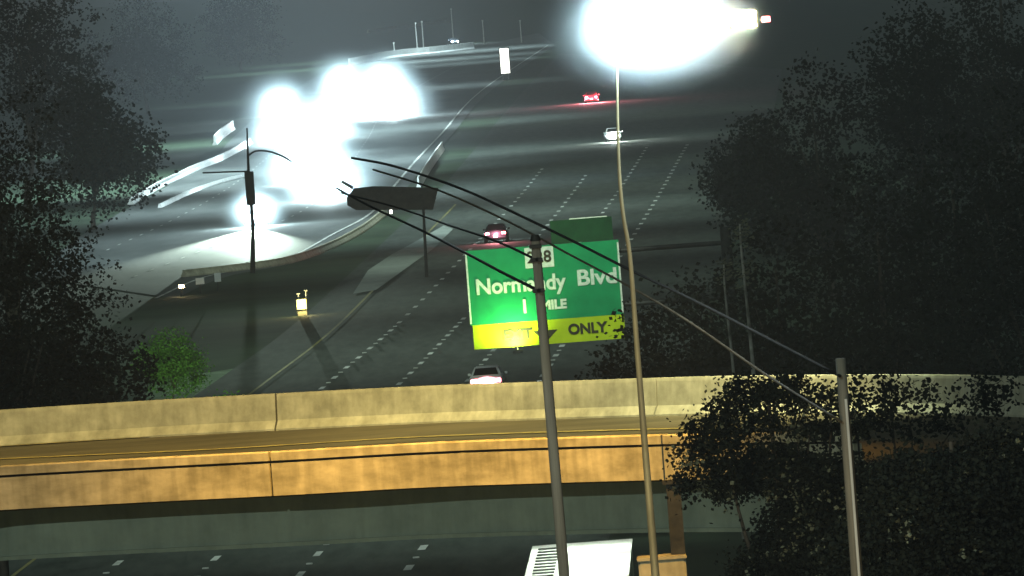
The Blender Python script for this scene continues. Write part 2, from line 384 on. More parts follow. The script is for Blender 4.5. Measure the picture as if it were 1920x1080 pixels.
# deck
bm = B(); NN = resample(NP, 1.5); FF = resample(FP, 1.5); n = 26
def pick(P, t): 
    k = t * (len(P) - 1); i = min(int(k), len(P) - 2); return P[i].lerp(P[i + 1], k - i)
rows = []
for i in range(n + 1):
    t = i / n; a = pick(NN, t); b = pick(FF, t)
    rows.append([bm.verts.new(q) for q in ((a.x, a.y + .3, 8.16), (b.x, b.y + .2, 8.16), (b.x, b.y + .2, 7.94), (a.x, a.y + .3, 7.94))])
for a, b in zip(rows, rows[1:]):
    for k in range(4): bm.faces.new((a[k], a[(k + 1) % 4], b[(k + 1) % 4], b[k]))
brp('deck', bm, M_deck)
for pts, w, nm in (([(-120, 868), (0, 860), (400, 842), (800, 818), (1230, 804), (1420, 801)], 0.42, 'edge_line'),
               ([(-100, 842), (0, 836), (250, 820), (500, 803), (515, 802)], 0.5, 'edge_line')):
    bm = B(); ribbon(bm, smooth_path([at_z(x, y, 8.19) for x, y in pts], 5), w, 8.19); brp(nm, bm, M_ypaint2)
# girder set back below the slab
GP = [p + Vector((0, 1.35, 0)) for p in NP]
brp('girder', sweep(B(), GP, [(0, Zb), (0, 7.93), (-0.5, 7.93), (-0.5, Zb)]), M_girder)
brp('girder_flange', sweep(B(), GP, [(0.12, Zb - .12), (0.12, Zb - 0.003), (-0.6, Zb - 0.003), (-0.6, Zb - .12)]), M_girder)
G2 = [p + Vector((0, -1.5, 0)) for p in FP]
brp('girder', sweep(B(), G2, [(0, Zb), (0, 7.93), (-0.5, 7.93), (-0.5, Zb)]), M_girder)
for X in (-32, 22):
    bm = B(); box(bm, X - .8, X + .8, 308, 312, 0, 7.9, 0.08); brp('pier', bm, M_girder)
# stair-step at the right: hanging drain box and pier column in front
pc = at_D(1266, 1000, 289)
ob = thing('concrete_pillar', 'square concrete pillar lit orange at the bottom edge right of the thin pole', 'pillar', (at_D(1240, 1040, 286).x, 286, 0))
bm = B(); box(bm, -0.67, 0.67, -0.6, 0.6, 0, 6.43, 0.05); obj('shaft', bm, M_conc, ob)
bm = B(); box(bm, -0.70, 0.70, -0.63, 0.63, 6.433, 6.55, 0.03); obj('cap', bm, M_conc, ob)
po = thing('steel_column', 'dark steel column standing on the orange concrete pillar', 'column', (pc.x, 286.0, 6.552))
bm = B(); box(bm, -0.2, 0.2, -0.2, 0.2, 0, 2.0); obj('column_shaft', bm, M_steel, po)
bm = B(); box(bm, -0.3, 0.3, -0.3, 0.3, 2.002, 2.1); obj('top_plate', bm, M_steel, po)

# ================================================================ box trailer under the overpass
tb = at_z(1078, 1090, 4.1)
tr = thing('box_trailer', 'brilliantly lit white box trailer with a ribbed roof edge under the overpass', 'trailer', (tb.x, tb.y - 1.0, 0), R_(-1.2))
bm = B(); box(bm, -1.62, 1.62, 0, 20, 1.2, 4.05, 0.03); obj('body', bm, M_whitep, tr)
bm = B(); box(bm, -1.66, 1.66, -0.02, 20.02, 4.053, 4.12, 0.01); obj('roof', bm, M_whitep, tr)
for k in range(12):
    bm = B(); box(bm, -1.42 + 0.0 * k, -0.72, 0.9 + k * 1.5, 1.35 + k * 1.5, 4.123, 4.16); obj('roof_rib', bm, M_steel, tr)
bm = B(); box(bm, -1.6, 1.6, -0.12, 0.0, 0.5, 0.65); obj('bumper', bm, M_steel, tr)
for s in (-1, 1):
    for yy in (1.6, 2.9):
        bm = B(); tube(bm, [(s * 1.35 - .15, yy, .52), (s * 1.35 + .15, yy, .52)], .52, 20); w = obj('wheel', bm, M_tyre, tr)
        bm = B(); tube(bm, [(s * 1.35 - .16, yy, .52), (s * 1.35 + .16, yy, .52)], .28, 16); obj('rim', bm, M_rim, w)
for k in (3, 9, 15): lamp('underdeck_lamp', 'AREA', (tb.x + .3, tb.y + k, 6.9), 420, (0.86, 1.0, 0.8), 0.3, (tb.x + .3, tb.y + k, 0)).data.size = 1.5

# ================================================================ cars
def car_body(bm, L=4.7, Wd=1.82):
    # rows along y: (y, half width, z low, z shoulder)
    prof = [(-L / 2, .70, .38, .80), (-L / 2 + .12, .84, .26, .98), (-L / 2 + .9, .91, .22, 1.02), (0, .91, .2, .98), (L / 2 - 1.2, .90, .22, .94), (L / 2 - .25, .82, .26, .78), (L / 2, .64, .38, .64)]
    rings = []
    for y, w, z0, z1 in prof:
        k = Wd / 1.82
        rings.append([bm.verts.new((a * w * k, y, z)) for a, z in ((-.92, z0), (-1, z0 + .15), (-1, z1 - .16), (-.88, z1), (.88, z1), (1, z1 - .16), (1, z0 + .15), (.92, z0))])
    for a, b in zip(rings, rings[1:]):
        for k in range(8): bm.faces.new((a[k], a[(k + 1) % 8], b[(k + 1) % 8], b[k]))
    bm.faces.new(rings[0]); bm.faces.new(rings[-1])
    return bm
def make_car(paint, label, loc, rotz, group, suv=0.0):
    t = thing('car', label, 'car', loc, rotz, group)
    body = obj('body', car_body(B()), paint, t, True)
    bm = B(); h = 1.42 + suv
    lo = [(-.80, -1.95), (.80, -1.95), (.82, 1.15), (-.82, 1.15)]; hi = [(-.60, -1.2 - suv), (.60, -1.2 - suv), (.62, .35), (-.62, .35)]
    a = [bm.verts.new((x, y, .97)) for x, y in lo]; b = [bm.verts.new((x, y, h)) for x, y in hi]
    for k in range(4): bm.faces.new((a[k], a[(k + 1) % 4], b[(k + 1) % 4], b[k]))
    bm.faces.new(a); bm.faces.new(b)
    bmesh.ops.bevel(bm, geom=bm.edges[:], offset=.05, segments=2, affect='EDGES')
    obj('cabin', bm, paint, t, True)
    def quad(name, pts, m):
        bm = B(); bm.faces.new([bm.verts.new(p) for p in pts]); bmesh.ops.solidify(bm, geom=bm.faces[:], thickness=-0.012); return obj(name, bm, m, t)
    k0, k1 = .12, .88
    def lerp4(a0, a1, b0, b1):
        f = lambda p, q, s: tuple(p[i] + (q[i] - p[i]) * s for i in range(3))
        L0, L1 = f(a0, b0, k0), f(a1, b1, k0); U0_, U1_ = f(a0, b0, k1), f(a1, b1, k1)
        return [f(L0, L1, .07), f(L0, L1, .93), f(U0_, U1_, .93), f(U0_, U1_, .07)]
    A4 = [(x, y, .97) for x, y in lo]; B4 = [(x, y, h) for x, y in hi]
    off = [(0, -.015, .012), (.02, 0, .012), (0, .015, .012), (-.02, 0, .012)]
    for k, nm in enumerate(('rear_window', 'side_window', 'windscreen', 'side_window')):
        q = lerp4(A4[k], A4[(k + 1) % 4], B4[k], B4[(k + 1) % 4])
        quad(nm, [(p[0] + off[k][0], p[1] + off[k][1], p[2] + off[k][2]) for p in q], M_glass)
    for s in (-1, 1):
        for yy in (-1.4, 1.42):
            bm = B(); tube(bm, [(s * .82 - .1, yy, .33), (s * .82 + .1, yy, .33)], .33, 18); w = obj('wheel', bm, M_tyre, t)
            bm = B(); tube(bm, [(s * .82 - .11, yy, .33), (s * .82 + .11, yy, .33)], .2, 12); obj('rim', bm, M_rim, w)
        bm = B(); box(bm, s * .62 - .17, s * .62 + .17, -2.36, -2.24, .64, .84, .02); obj('tail_light', bm, M_tail, t)
        bm = B(); tube(bm, [(s * .58, 2.2, .62), (s * .58, 2.37, .62)], .1, 14); obj('headlight', bm, M_head, t)
        bm = B(); box(bm, s * .97 - .08, s * .97 + .08, .62, .74, .92, 1.05, .02); obj('wing_mirror', bm, paint, t)
    bm = B(); box(bm, -.82, .82, -2.42, -2.3, .38, .56, .03); obj('bumper', bm, paint, t)
    bm = B(); box(bm, -.16, .16, -2.445, -2.423, .46, .6); obj('number_plate', bm, M_plate, t)
    return t

def heading(a, b):
    v = at_z(*b) - at_z(*a); return math.atan2(-v.x, v.y)
c1 = at_z(916, 741)
make_car(M_whitep, 'pale car with red tail lights just beyond the overpass wall', (c1.x, c1.y + 2.3, .02), heading((890, 700), (1000, 565)), 'cars driving away on the motorway')
lamp('tail_glow', 'POINT', (c1.x, c1.y - .25, .75), 300, (1, .25, .3), .1)
c2 = at_z(932, 456)
make_car(M_dark, 'dark car with glowing red tail lights just above the green sign', (c2.x, c2.y + 2.3, .02), heading((880, 470), (965, 380)), 'cars driving away on the motorway')
lamp('tail_glow', 'POINT', (c2.x, c2.y - .5, .8), 900, (1, .3, .35), .2)
c3 = at_z(1110, 193)
make_car(M_redp, 'maroon car with tail lights glowing under the right hand lamp glare', (c3.x, c3.y + 2.3, .02), heading((1095, 215), (1150, 130)), 'cars driving away on the motorway')
lamp('tail_glow', 'POINT', (c3.x - .9, c3.y - .6, .8), 5200, (1, .22, .28), .3)
lamp('tail_glow', 'POINT', (c3.x + 1.1, c3.y - .6, .8), 5200, (1, .25, .3), .3)

# oncoming cars in the glare
onc = [((643, 172), M_dark, 'dark car at the back of the queue, left pair of small lights', 13500),
       ((720, 170), M_silver, 'silver car at the back of the queue, right pair of small lights', 13500),
       ((527, 218), M_dark, 'dark car with a pair of small lights at the left of the queue', 13500),
       ((648, 222), M_whitep, 'white car at the left of the upper glare', 30000),
       ((690, 222), M_silver, 'silver car in the middle of the upper glare', 30000),
       ((735, 222), M_dark, 'dark car at the right of the upper glare', 30000),
       ((530, 272), M_redp, 'maroon car at the left of the middle glare', 24000),
       ((585, 290), M_whitep, 'white car at the centre of the middle glare', 24000),
       ((610, 262), M_dark, 'dark car between the upper and the middle glare', 24000),
       ((570, 345), M_silver, 'silver car at the upper left of the lower big glare', 22000),
       ((612, 375), M_dark, 'dark car at the nearest end of the big glare', 22000),
       ((480, 425), M_whitep, 'white car with blazing headlights nearest on the curve', 10500),
       ((850, 84), M_dark, 'dark distant car with small lights on the barrier at the top', 9000)]
GLARE_MIST = []
for (px, py), pm, lab, pw in onc:
    g = at_z(px, py); hd = math.pi + R_(9)
    make_car(pm, lab, (g.x, g.y + 2.4, .02), hd, 'oncoming cars with blazing headlights')
    f = Vector((-math.sin(hd), math.cos(hd), 0))
    lamp('headlight_beam', 'POINT', (g.x + f.x * .6, g.y + 2.4 + f.y * 3.4, 1.5), pw, LED, .25)
    if pw > 9900: GLARE_MIST.append((Vector((g.x + f.x * .6, g.y + 2.4 + f.y * 3.4, 1.3)), (6.5 if py < 250 else 5.6) if py < 400 else 3.0))
hb = at_z(480, 425); tg = at_z(440, 462)
lamp('headlight_beam', 'SPOT', (hb.x, hb.y - 2, 1.2), 900000, MERC, .2, (tg.x, tg.y, 0), 15, .8)
c4 = at_z(1151, 266)
make_car(M_whitep, 'white car with a bright horizontal light beside the thin tall pole', (c4.x, c4.y + 2.3, .02), math.pi, 'oncoming cars with blazing headlights')
lamp('headlight_beam', 'POINT', (c4.x, c4.y - .5, .7), 3500, (.9, 1, .9), .3)

# ================================================================ big green sign
SD = 450.0
stc = at_D(1018, 459, SD); sc_ = at_D(1029, 552, SD)
sg = thing('motorway_sign', 'big green overhead sign reading Normandy Blvd 1 MILE with yellow EXIT ONLY strip', 'road sign', (sc_.x - .16, SD, stc.z - 4.42), 0)
HW = 3.42
bm = B(); box(bm, -HW, HW, 0, .08, 1.08, 4.4, 0.0); gp = obj('green_panel', bm, M_green, sg)
bm = B()
for q in ((-HW, -HW + .08, 1.15, 4.3), (HW - .08, HW, 1.15, 4.3)):
    bm = B(); box(bm, q[0], q[1], -.03, -.003, q[2], q[3]); obj('border_strip', bm, M_letter, gp)
bm = B(); box(bm, -HW + .1, HW, 0, .08, .0, 1.075, 0.0); ep = obj('exit_panel', bm, M_yellow, sg)
text('Normandy', .96, M_letter, gp, (-1.07, -.02, 2.72), bold=.026, width=4.0)
text('Blvd', .96, M_letter, gp, (2.35, -.02, 2.80), bold=.026, width=1.75)
text('1', .85, M_letter, gp, (-.95, -.02, 1.72), bold=.02)
text('MILE', .56, M_letter, gp, (.35, -.02, 1.72), bold=.026)
bm = B(); box(bm, -.78, .50, -.035, -.003, 3.42, 4.34, 0.0); sh_ = obj('route_panel', bm, M_letter, gp)
text('228', .72, M_black, sh_, (-.14, -.05, 3.88), bold=.016, name='route_number')
text('EXIT', .62, M_black, ep, (-1.35, -.02, .52), bold=.026)
text('ONLY', .62, M_black, ep, (1.75, -.02, .56), bold=.026, width=1.75)
bm = B()
for a in ([(-.12, .95), (.12, .95), (.12, .55), (-.12, .55)], [(-.55, .62), (.55, .62), (0, .1)]):
    f = bm.faces.new([bm.verts.new((x - .12, -.012 - (.004 if len(a) == 3 else 0), z)) for x, z in a])
obj('arrow', bm, M_black, ep)
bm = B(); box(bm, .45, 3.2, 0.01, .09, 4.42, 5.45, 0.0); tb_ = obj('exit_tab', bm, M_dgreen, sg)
bm = B(); box(bm, 1.3, 3.0, -.01, .05, 5.453, 5.5); obj('lit_tab_edge', bm, M_letter, tb_)  # pale strip standing in for light along the top of the tab
for zz in (1.5, 3.9):
    bm = B(); tube(bm, [(-3.0, .35, zz), (8.2, .35, zz)], .11, 10); obj('gantry_arm', bm, M_steel, sg)
for k in range(4):
    bm = B(); box(bm, -2.6 + k * 1.75 - .05, -2.6 + k * 1.75 + .05, .083, .24, .1, 4.3); obj('bracket', bm, M_galv, sg)
bm = B(); tube(bm, [(8.2, .35, -sg.location.z), (8.2, .35, 4.6)], [.3, .24], 16); obj('post', bm, M_steel, sg)
bm = B(); tube(bm, [(-1.4, .1, -.02), (-1.4, -.9, -.14)], .03, 8); ar = obj('lamp_arm', bm, M_galv, sg)
bm = B(); box(bm, -1.62, -1.18, -1.1, -.88, -.26, -.12, .02); obj('lamp_housing', bm, M_steel, ar)
L0 = Vector(sg.location)
lamp('sign_lamp', 'SPOT', L0 + Vector((-1.45, -.85, .02)), 1500, (.75, 1.0, .35), .1, L0 + Vector((-1.7, .3, 1.1)), 150, 1.0)
lamp('sign_flood', 'SPOT', L0 + Vector((-.5, -14, 17)), 15000, (.85, 1.0, .8), .2, L0 + Vector((-.3, 0, 2.2)), 34, .6)

# ================================================================ poles and cables
def utility_pole(px_top, px_bot, D, r0, r1, name, label, m=M_wood):
    a = at_D(*px_top, D); b = at_D(*px_bot, D); d = (b - a).normalized(); foot = a + d * (a.z / -d.z)
    t = thing(name, label, 'pole', foot)
    n = 14; bm = B()
    tube(bm, [(a - foot) * (k / n) for k in range(n + 1)], [r1 + (r0 - r1) * k / n for k in range(n + 1)], 18)
    obj('shaft', bm, m, t, True)
    return t, a, foot
p1, a1, f1 = utility_pole((1004, 452), (1058, 1080), 160, .075, .13, 'utility_pole', 'thick dark wooden pole standing in front of the green sign')
bm = B(); tube(bm, [a1 - f1 + Vector((0, 0, .002)), a1 - f1 + Vector((0, 0, .1))], [.085, .06], 16); obj('pole_cap', bm, M_steel, p1)
for px, py in ((1010, 545), (1006, 487), (1004, 462)):
    q = at_D(px, py, 160) - f1
    bm = B(); box(bm, q.x - .10, q.x + .10, q.y - .12, q.y + .10, q.z - .03, q.z + .03, .01); obj('cable_clamp', bm, M_steel, p1)
p3, a3, f3 = utility_pole((1576, 672), (1607, 1080), 200, .10, .17, 'utility_pole', 'thin wooden pole with a bright lit edge at the right among the leaves')
bm = B(); e = (f3 - a3).normalized(); pts = [a3 - f3 + e * s + Vector((.04, -.15 - .0035 * s, 0)) for s in (.8, 4, 8, 14, 18)]
tube(bm, pts, .03, 8); obj('lit_strip', bm, M_white, p3)  # pale strip put in for the lit edge of the pole
# tall light pole
LP = [(1262, 1500), (1229, 1080), (1216, 920), (1203, 760), (1192, 620), (1181, 480), (1168, 400), (1161, 320), (1158, 220), (1157, 120), (1157, 58)]
LD_ = 215.0
pts = smooth_path([at_D(x, y, LD_) for x, y in LP], 4)
foot = Vector((pts[0].x + .2, LD_, 0)); pts = [foot] + [p for p in pts if p.z > .5]
lp = thing('light_pole', 'tall thin tapering lamp post carrying the glaring floodlights at top right', 'lamp post', foot)
bm = B(); tube(bm, [p - foot for p in pts], [0.165 - .145 * (p.z / pts[-1].z) ** 0.9 for p in pts], 14); obj('shaft', bm, M_galv, lp, True)
top = pts[-1] - foot
q = lambda px, py, D=LD_: at_D(px, py, D) - foot
bm = B(); tube(bm, [q(1130, 62), q(1157, 60), q(1300, 52), q(1420, 44)], .05, 8); obj('cross_arm', bm, M_galv, lp)
def flood(px, py, m, s=.22):
    c = q(px, py)
    bm = B(); box(bm, c.x - s, c.x + s, c.y - .1, c.y + .12, c.z - s * .7, c.z + s * .7, .03); f = obj('floodlight', bm, M_steel, lp)
    bm = B(); box(bm, c.x - s * .85, c.x + s * .85, c.y - .125, c.y - .103, c.z - s * .55, c.z + s * .55); obj('lamp_glass', bm, m, f)
for px, py, pw in ((1150, 50, 900), (1185, 58, 1600), (1235, 40, 1500), (1285, 34, 500), (1325, 38, 120)):
    flood(px, py, M_bulb)
    c = q(px, py) + foot
    lamp('floodlight_beam', 'POINT', (c.x, c.y - .35, c.z), pw, LED, .12)
flood(1395, 36, M_warm, .3); c = q(1395, 36) + foot
lamp('floodlight_beam', 'POINT', (c.x, c.y - .4, c.z), 900, (1, .8, .5), .12)
flood(1436, 36, M_tail, .1)

def cable(name, px, D0, D1, r, m, label):
    n = len(px) - 1
    L = [sum(math.dist(px[i], px[i + 1]) for i in range(k)) for k in range(n + 1)]
    pts = smooth_path([at_D(x, y, D0 + (D1 - D0) * L[k] / L[-1]) for k, (x, y) in enumerate(px)], 6)
    bm = B(); tube(bm, pts, r, 8)
    return tag(obj(name, bm, m, None, True), label, 'cable', 'overhead cables')
cable('overhead_cable', [(1575, 705), (1400, 614), (1290, 558), (1185, 508), (1080, 455), (960, 397), (860, 352), (740, 312), (660, 296)], 199.8, 250, .032, M_cable, 'thick dark cable running from the right pole over the top corner of the green sign')
cable('overhead_cable', [(1577, 790), (1440, 705), (1290, 602), (1180, 537), (1060, 473), (1000, 440), (925, 402), (820, 356), (700, 318)], 199.8, 250, .026, M_cable2, 'lit brown cable crossing the green sign and lowest on the right')
cable('overhead_cable', [(1010, 545), (940, 510), (880, 478), (790, 432), (690, 385), (630, 352)], 159.8, 270, .028, M_cable, 'dark cable running left from the thick pole across the word Normandy')
cable('overhead_cable', [(1006, 487), (930, 452), (850, 425), (740, 388), (640, 362)], 159.8, 260, .022, M_cable, 'dark cable crossing the upper left corner of the green sign')

# ================================================================ small roadside things
def base(px, py): return at_z(px, py)
# street lamp with curved arm and long side arm, left
b0 = base(474, 512); D = b0.y; s = FPX / D
t = thing('street_lamp', 'dark street lamp with one curved arm and one straight arm before the glare', 'street lamp', b0)
g = lambda px, py: at_D(px, py, D) - b0
bm = B(); tube(bm, [(0, 0, 0), g(474, 420), g(466, 320), g(463, 240)], [.2, .15, .11, .06], 12); obj('pole', bm, M_steel, t)
bm = B(); tube(bm, smooth_path([g(465, 292), g(480, 283), g(505, 284), g(530, 293), g(548, 304)], 4), .07, 8); obj('curved_arm', bm, M_steel, t)
bm = B(); tube(bm, [g(380, 324), g(466, 321)], .06, 8); obj('side_arm', bm, M_steel, t)
c = g(469, 353); bm = B(); box(bm, c.x - .34, c.x + .34, -.3, -.2, c.z - 1.25, c.z + 1.25, .02); obj('panel', bm, M_steel, t)
# back of an overhead sign left of centre
b0 = base(800, 520); D = b0.y; g = lambda px, py: at_D(px, py, D) - b0
t = thing('sign_back', 'dark blank back of a wide overhead sign right of the big glare', 'road sign', b0)
a, b = g(655, 350), g(796, 392)
bm = B(); v = [bm.verts.new((p.x, yy, p.z)) for yy in (-.06, .06) for p in (g(650, 370), g(664, 353), g(700, 349), g(822, 352), g(812, 393), g(668, 394), g(651, 385))]
bm.faces.new(v[:7]); bm.faces.new(v[7:][::-1])
for k in range(7): bm.faces.new((v[k], v[(k + 1) % 7], v[7 + (k + 1) % 7], v[7 + k]))
obj('board', bm, M_steel, t)
bm = B(); tube(bm, [g(662, 352), g(640, 340)], .12, 8); obj('lamp_arm', bm, M_steel, t)
bm = B(); tube(bm, [(0, .25, 0), g(792, 352) + Vector((0, .25, 0))], [.12, .08], 12); obj('post', bm, M_steel, t)
c = g(733, 397); bm = B(); box(bm, c.x - .1, c.x + .1, -.2, 0, c.z - .14, c.z + .14, .02); obj('marker_light', bm, M_panel, t)
# lit vertical board at top centre
b0 = base(951, 150); D = b0.y; g = lambda px, py: at_D(px, py, D) - b0
t = thing('lit_board', 'tall glowing white board standing alone at the top centre', 'sign board', b0)
a, b = g(935, 90), g(958, 138)
bm = B(); box(bm, a.x, b.x, -.15, .15, b.z, a.z); obj('case', bm, M_steel, t)
bm = B(); box(bm, a.x + .12, b.x - .12, -.18, -.153, b.z + .12, a.z - .12); obj('lit_face', bm, M_panel, t)
for xx in (a.x + .4, b.x - .4):
    bm = B(); tube(bm, [(xx, 0, 0), (xx, 0, b.z)], .12, 8); obj('post', bm, M_steel, t)
# small yellow lit box, left of centre
b0 = base(565, 592); D = b0.y; g = lambda px, py: at_D(px, py, D) - b0
t = thing('signal_cabinet', 'small yellow lit cabinet with two short masts in the dark verge', 'cabinet', b0)
a, b = g(556, 562), g(575, 579)
bm = B(); box(bm, a.x - .06, b.x + .06, -.12, .3, b.z - .06, a.z + .06, .02); obj('case', bm, M_steel, t)
bm = B(); box(bm, a.x, b.x, -.15, -.123, b.z, a.z); obj('lit_face', bm, M_ylit, t)
bm = B(); box(bm, a.x, b.x, 0, .2, 0, b.z - .07); obj('plinth', bm, M_conc, t)
for px, py in ((559, 552), (573, 546)):
    c = g(px, py); bm = B(); tube(bm, [(c.x, .1, a.z + .063), (c.x, .1, c.z)], .035, 8); mm = obj('mast', bm, M_white, t)
    bm = B(); box(bm, c.x - .12, c.x + .12, .03, .17, c.z + .002, c.z + .07); obj('mast_head', bm, M_white, mm)
lamp('cabinet_glow', 'POINT', b0 + g(566, 570) + Vector((0, -.6, 0)), 160, (1, .8, .3), .1)
# three little lit things at far left
def marker(px, py, by, w, h, m, name, label, cat):
    b0 = base(px, by); D = b0.y; s = D / FPX; c = at_D(px, py, D) - b0
    t = thing(name, label, cat, b0)
    bm = B(); box(bm, c.x - w * s / 2, c.x + w * s / 2, -.05, .05, c.z - h * s / 2, c.z + h * s / 2, .01); obj('plate' if m is not M_warm else 'lamp_head', bm, m, t)
    bm = B(); tube(bm, [(0, .08, 0), (c.x, .08, c.z)], .05, 8); obj('post', bm, M_steel, t)
marker(340, 537, 556, 10, 5, M_warm, 'path_lamp', 'tiny warm lamp on a post at the far left verge', 'lamp')
marker(375, 527, 550, 16, 12, M_white, 'small_sign', 'small pale square sign second from left on the verge', 'sign')
marker(408, 520, 545, 12, 17, M_white, 'small_sign', 'small pale upright sign third from left on the verge', 'sign')
for i, (px, y0, y1, lab) in enumerate(((783, 45, 100, 'thin faint pole at the top, left of a close pair'), (795, 42, 98, 'thin faint pole at the top, right of a close pair'),
        (850, 18, 74, 'thin bright pole at the top over the distant car'), (908, 40, 84, 'thin pale pole at the top left of the glowing white board'), (978, 40, 80, 'thin pale pole at the top right of the glowing white board'), (740, 82, 104, 'short thin pole standing at the left end of the top barrier'))):
    b0 = base(px, y1); D = b0.y; hh = (at_D(px, y0, D) - b0).z
    t = thing('marker_pole', lab, 'pole', b0, group='thin poles along the far road')
    bm = B(); tube(bm, [(0, 0, 0), (0, 0, hh)], [.13, .09], 8); obj('shaft', bm, M_white, t)
    bm = B(); box(bm, -.18, .18, -.12, .12, hh + .003, hh + .3, .02); obj('cap', bm, M_white, t)

# ================================================================ trees
def tree(name, label, base_p, blobs, nleaf, leaf, m, seed, group, trunk_r=.2, lightfrac=0.0, lm=None, bark=M_bark):
    """blobs: (x, y, z, rx, ry, rz) relative to the base; leaves are small bent quads gathered in clumps"""
    rnd = random.Random(seed); t = thing(name, label, 'tree' if 'bush' not in name else 'bush', base_p, group=group)
    vs, fs, vs2, fs2 = [], [], [], []
    tot = sum((b[3] * b[5]) for b in blobs)
    for b in blobs:
        n = int(nleaf * b[3] * b[5] / tot); ncl = max(6, n // 26)
        for c in range(ncl):
            while True:
                u = [rnd.uniform(-1, 1) for _ in range(3)]; r2 = sum(k * k for k in u)
                if r2 < 1: break
            k = (max(r2, .02) ** .5) ** -.35
            cx, cy, cz = b[0] + u[0] * b[3] * k * .95, b[1] + u[1] * b[4] * k * .95, b[2] + u[2] * b[5] * k * .95
            cs = leaf * rnd.uniform(2.2, 5.0); light = rnd.random() < lightfrac
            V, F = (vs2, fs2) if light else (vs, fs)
            for _ in range(26):
                px, py, pz = cx + rnd.gauss(0, cs * .5), cy + rnd.gauss(0, cs * .5), cz + rnd.gauss(0, cs * .42)
                L = leaf * rnd.uniform(.6, 1.4); w = L * .42
                d = Vector((rnd.gauss(0, 1), rnd.gauss(0, 1), rnd.gauss(-.3, .6))).normalized()
                s_ = d.cross(Vector((rnd.gauss(0, 1), rnd.gauss(0, 1), rnd.gauss(0, 1)))).normalized()
                p = Vector((px, py, pz)); i = len(V)
                V += [p, p + d * L * .5 + s_ * w, p + d * L, p + d * L * .5 - s_ * w]; F.append((i, i + 1, i + 2, i + 3))
    me = bpy.data.meshes.new('crown'); me.from_pydata([tuple(v) for v in vs], [], fs); cr_ = link('crown', me, m, t)
    if vs2:
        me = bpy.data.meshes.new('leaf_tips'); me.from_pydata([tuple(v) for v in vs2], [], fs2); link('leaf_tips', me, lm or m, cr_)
    zc = min(b[2] - b[5] * .2 for b in blobs); mx = sum(b[0] for b in blobs) / len(blobs)
    bm = B(); pts = [Vector((0, 0, 0)), Vector((mx * .15, 0, zc * .4)), Vector((mx * .5, .1, zc * .8)), Vector((mx, 0, max(b[2] for b in blobs)))]
    tube(bm, smooth_path(pts, 4), [trunk_r * (1 - .8 * k / 12) for k in range(13)], 10)
    obj('trunk', bm, bark, t, True)
    for b in blobs[:6]:
        bm = B(); st = pts[2]; en = Vector((b[0], b[1], b[2] + b[5] * .4)); mid = st.lerp(en, .5) + Vector((rnd.uniform(-.3, .3), 0, rnd.uniform(0, .5)))
        tube(bm, smooth_path([st, mid, en], 4), [trunk_r * .45 * (1 - .85 * k / 8) for k in range(9)], 7)
        obj('limb', bm, bark, t, True)
    return t
def pxblob(D, base_p, items):
    out = []
    for (px, py, rx, ry) in items:
        c = at_D(px, py, D) - base_p; s = D / FPX
        out.append((c.x, c.y, c.z, rx * s, max(rx, ry) * s * .8, ry * s))
    return out
D = 235; bp = at_D(1500, 1000, D); bp.z = 0
tree('leafy_tree', 'broad dark leafy tree at the lower right covering the end of the overpass', bp,
     pxblob(D, bp, [(1365, 890, 50, 45), (1450, 885, 85, 50), (1500, 760, 30, 14), (1560, 748, 26, 12), (1520, 806, 40, 20), (1600, 800, 30, 16), (1380, 820, 36, 22), (1296, 856, 26, 18), (1304, 806, 26, 14), (1350, 778, 40, 22), (1400, 742, 46, 26), (1462, 728, 44, 24), (1284, 905, 18, 24), (1330, 838, 30, 22), (1432, 790, 40, 18), (1550, 910, 100, 62), (1520, 1000, 105, 90), (1640, 970, 120, 100), (1450, 1095, 95, 65), (1570, 1080, 110, 110)]),
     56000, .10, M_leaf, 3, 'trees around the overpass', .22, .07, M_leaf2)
D = 226; bp = at_D(1790, 1000, D); bp.z = 0
tree('leafy_tree', 'dense dark tree in the bottom right corner with pale wall showing through its top', bp,
     pxblob(D, bp, [(1790, 960, 180, 110), (1650, 1050, 110, 100), (1900, 930, 95, 85), (1720, 900, 80, 52), (1830, 1060, 190, 110), (1860, 822, 50, 14)]) ,
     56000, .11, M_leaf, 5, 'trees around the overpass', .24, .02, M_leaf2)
tree('sapling', 'thin open sapling whose scattered leaves cross the pale wall at right', at_D(1700, 1000, 240) * 1 - Vector((0, 0, at_D(1700, 1000, 240).z)),
     pxblob(240, at_D(1700, 1000, 240) - Vector((0, 0, at_D(1700, 1000, 240).z)), [(1700, 770, 190, 50), (1640, 740, 70, 40), (1850, 740, 60, 40), (1480, 730, 60, 30)]), 2600, .12, M_leaf, 8, 'trees around the overpass', .07)
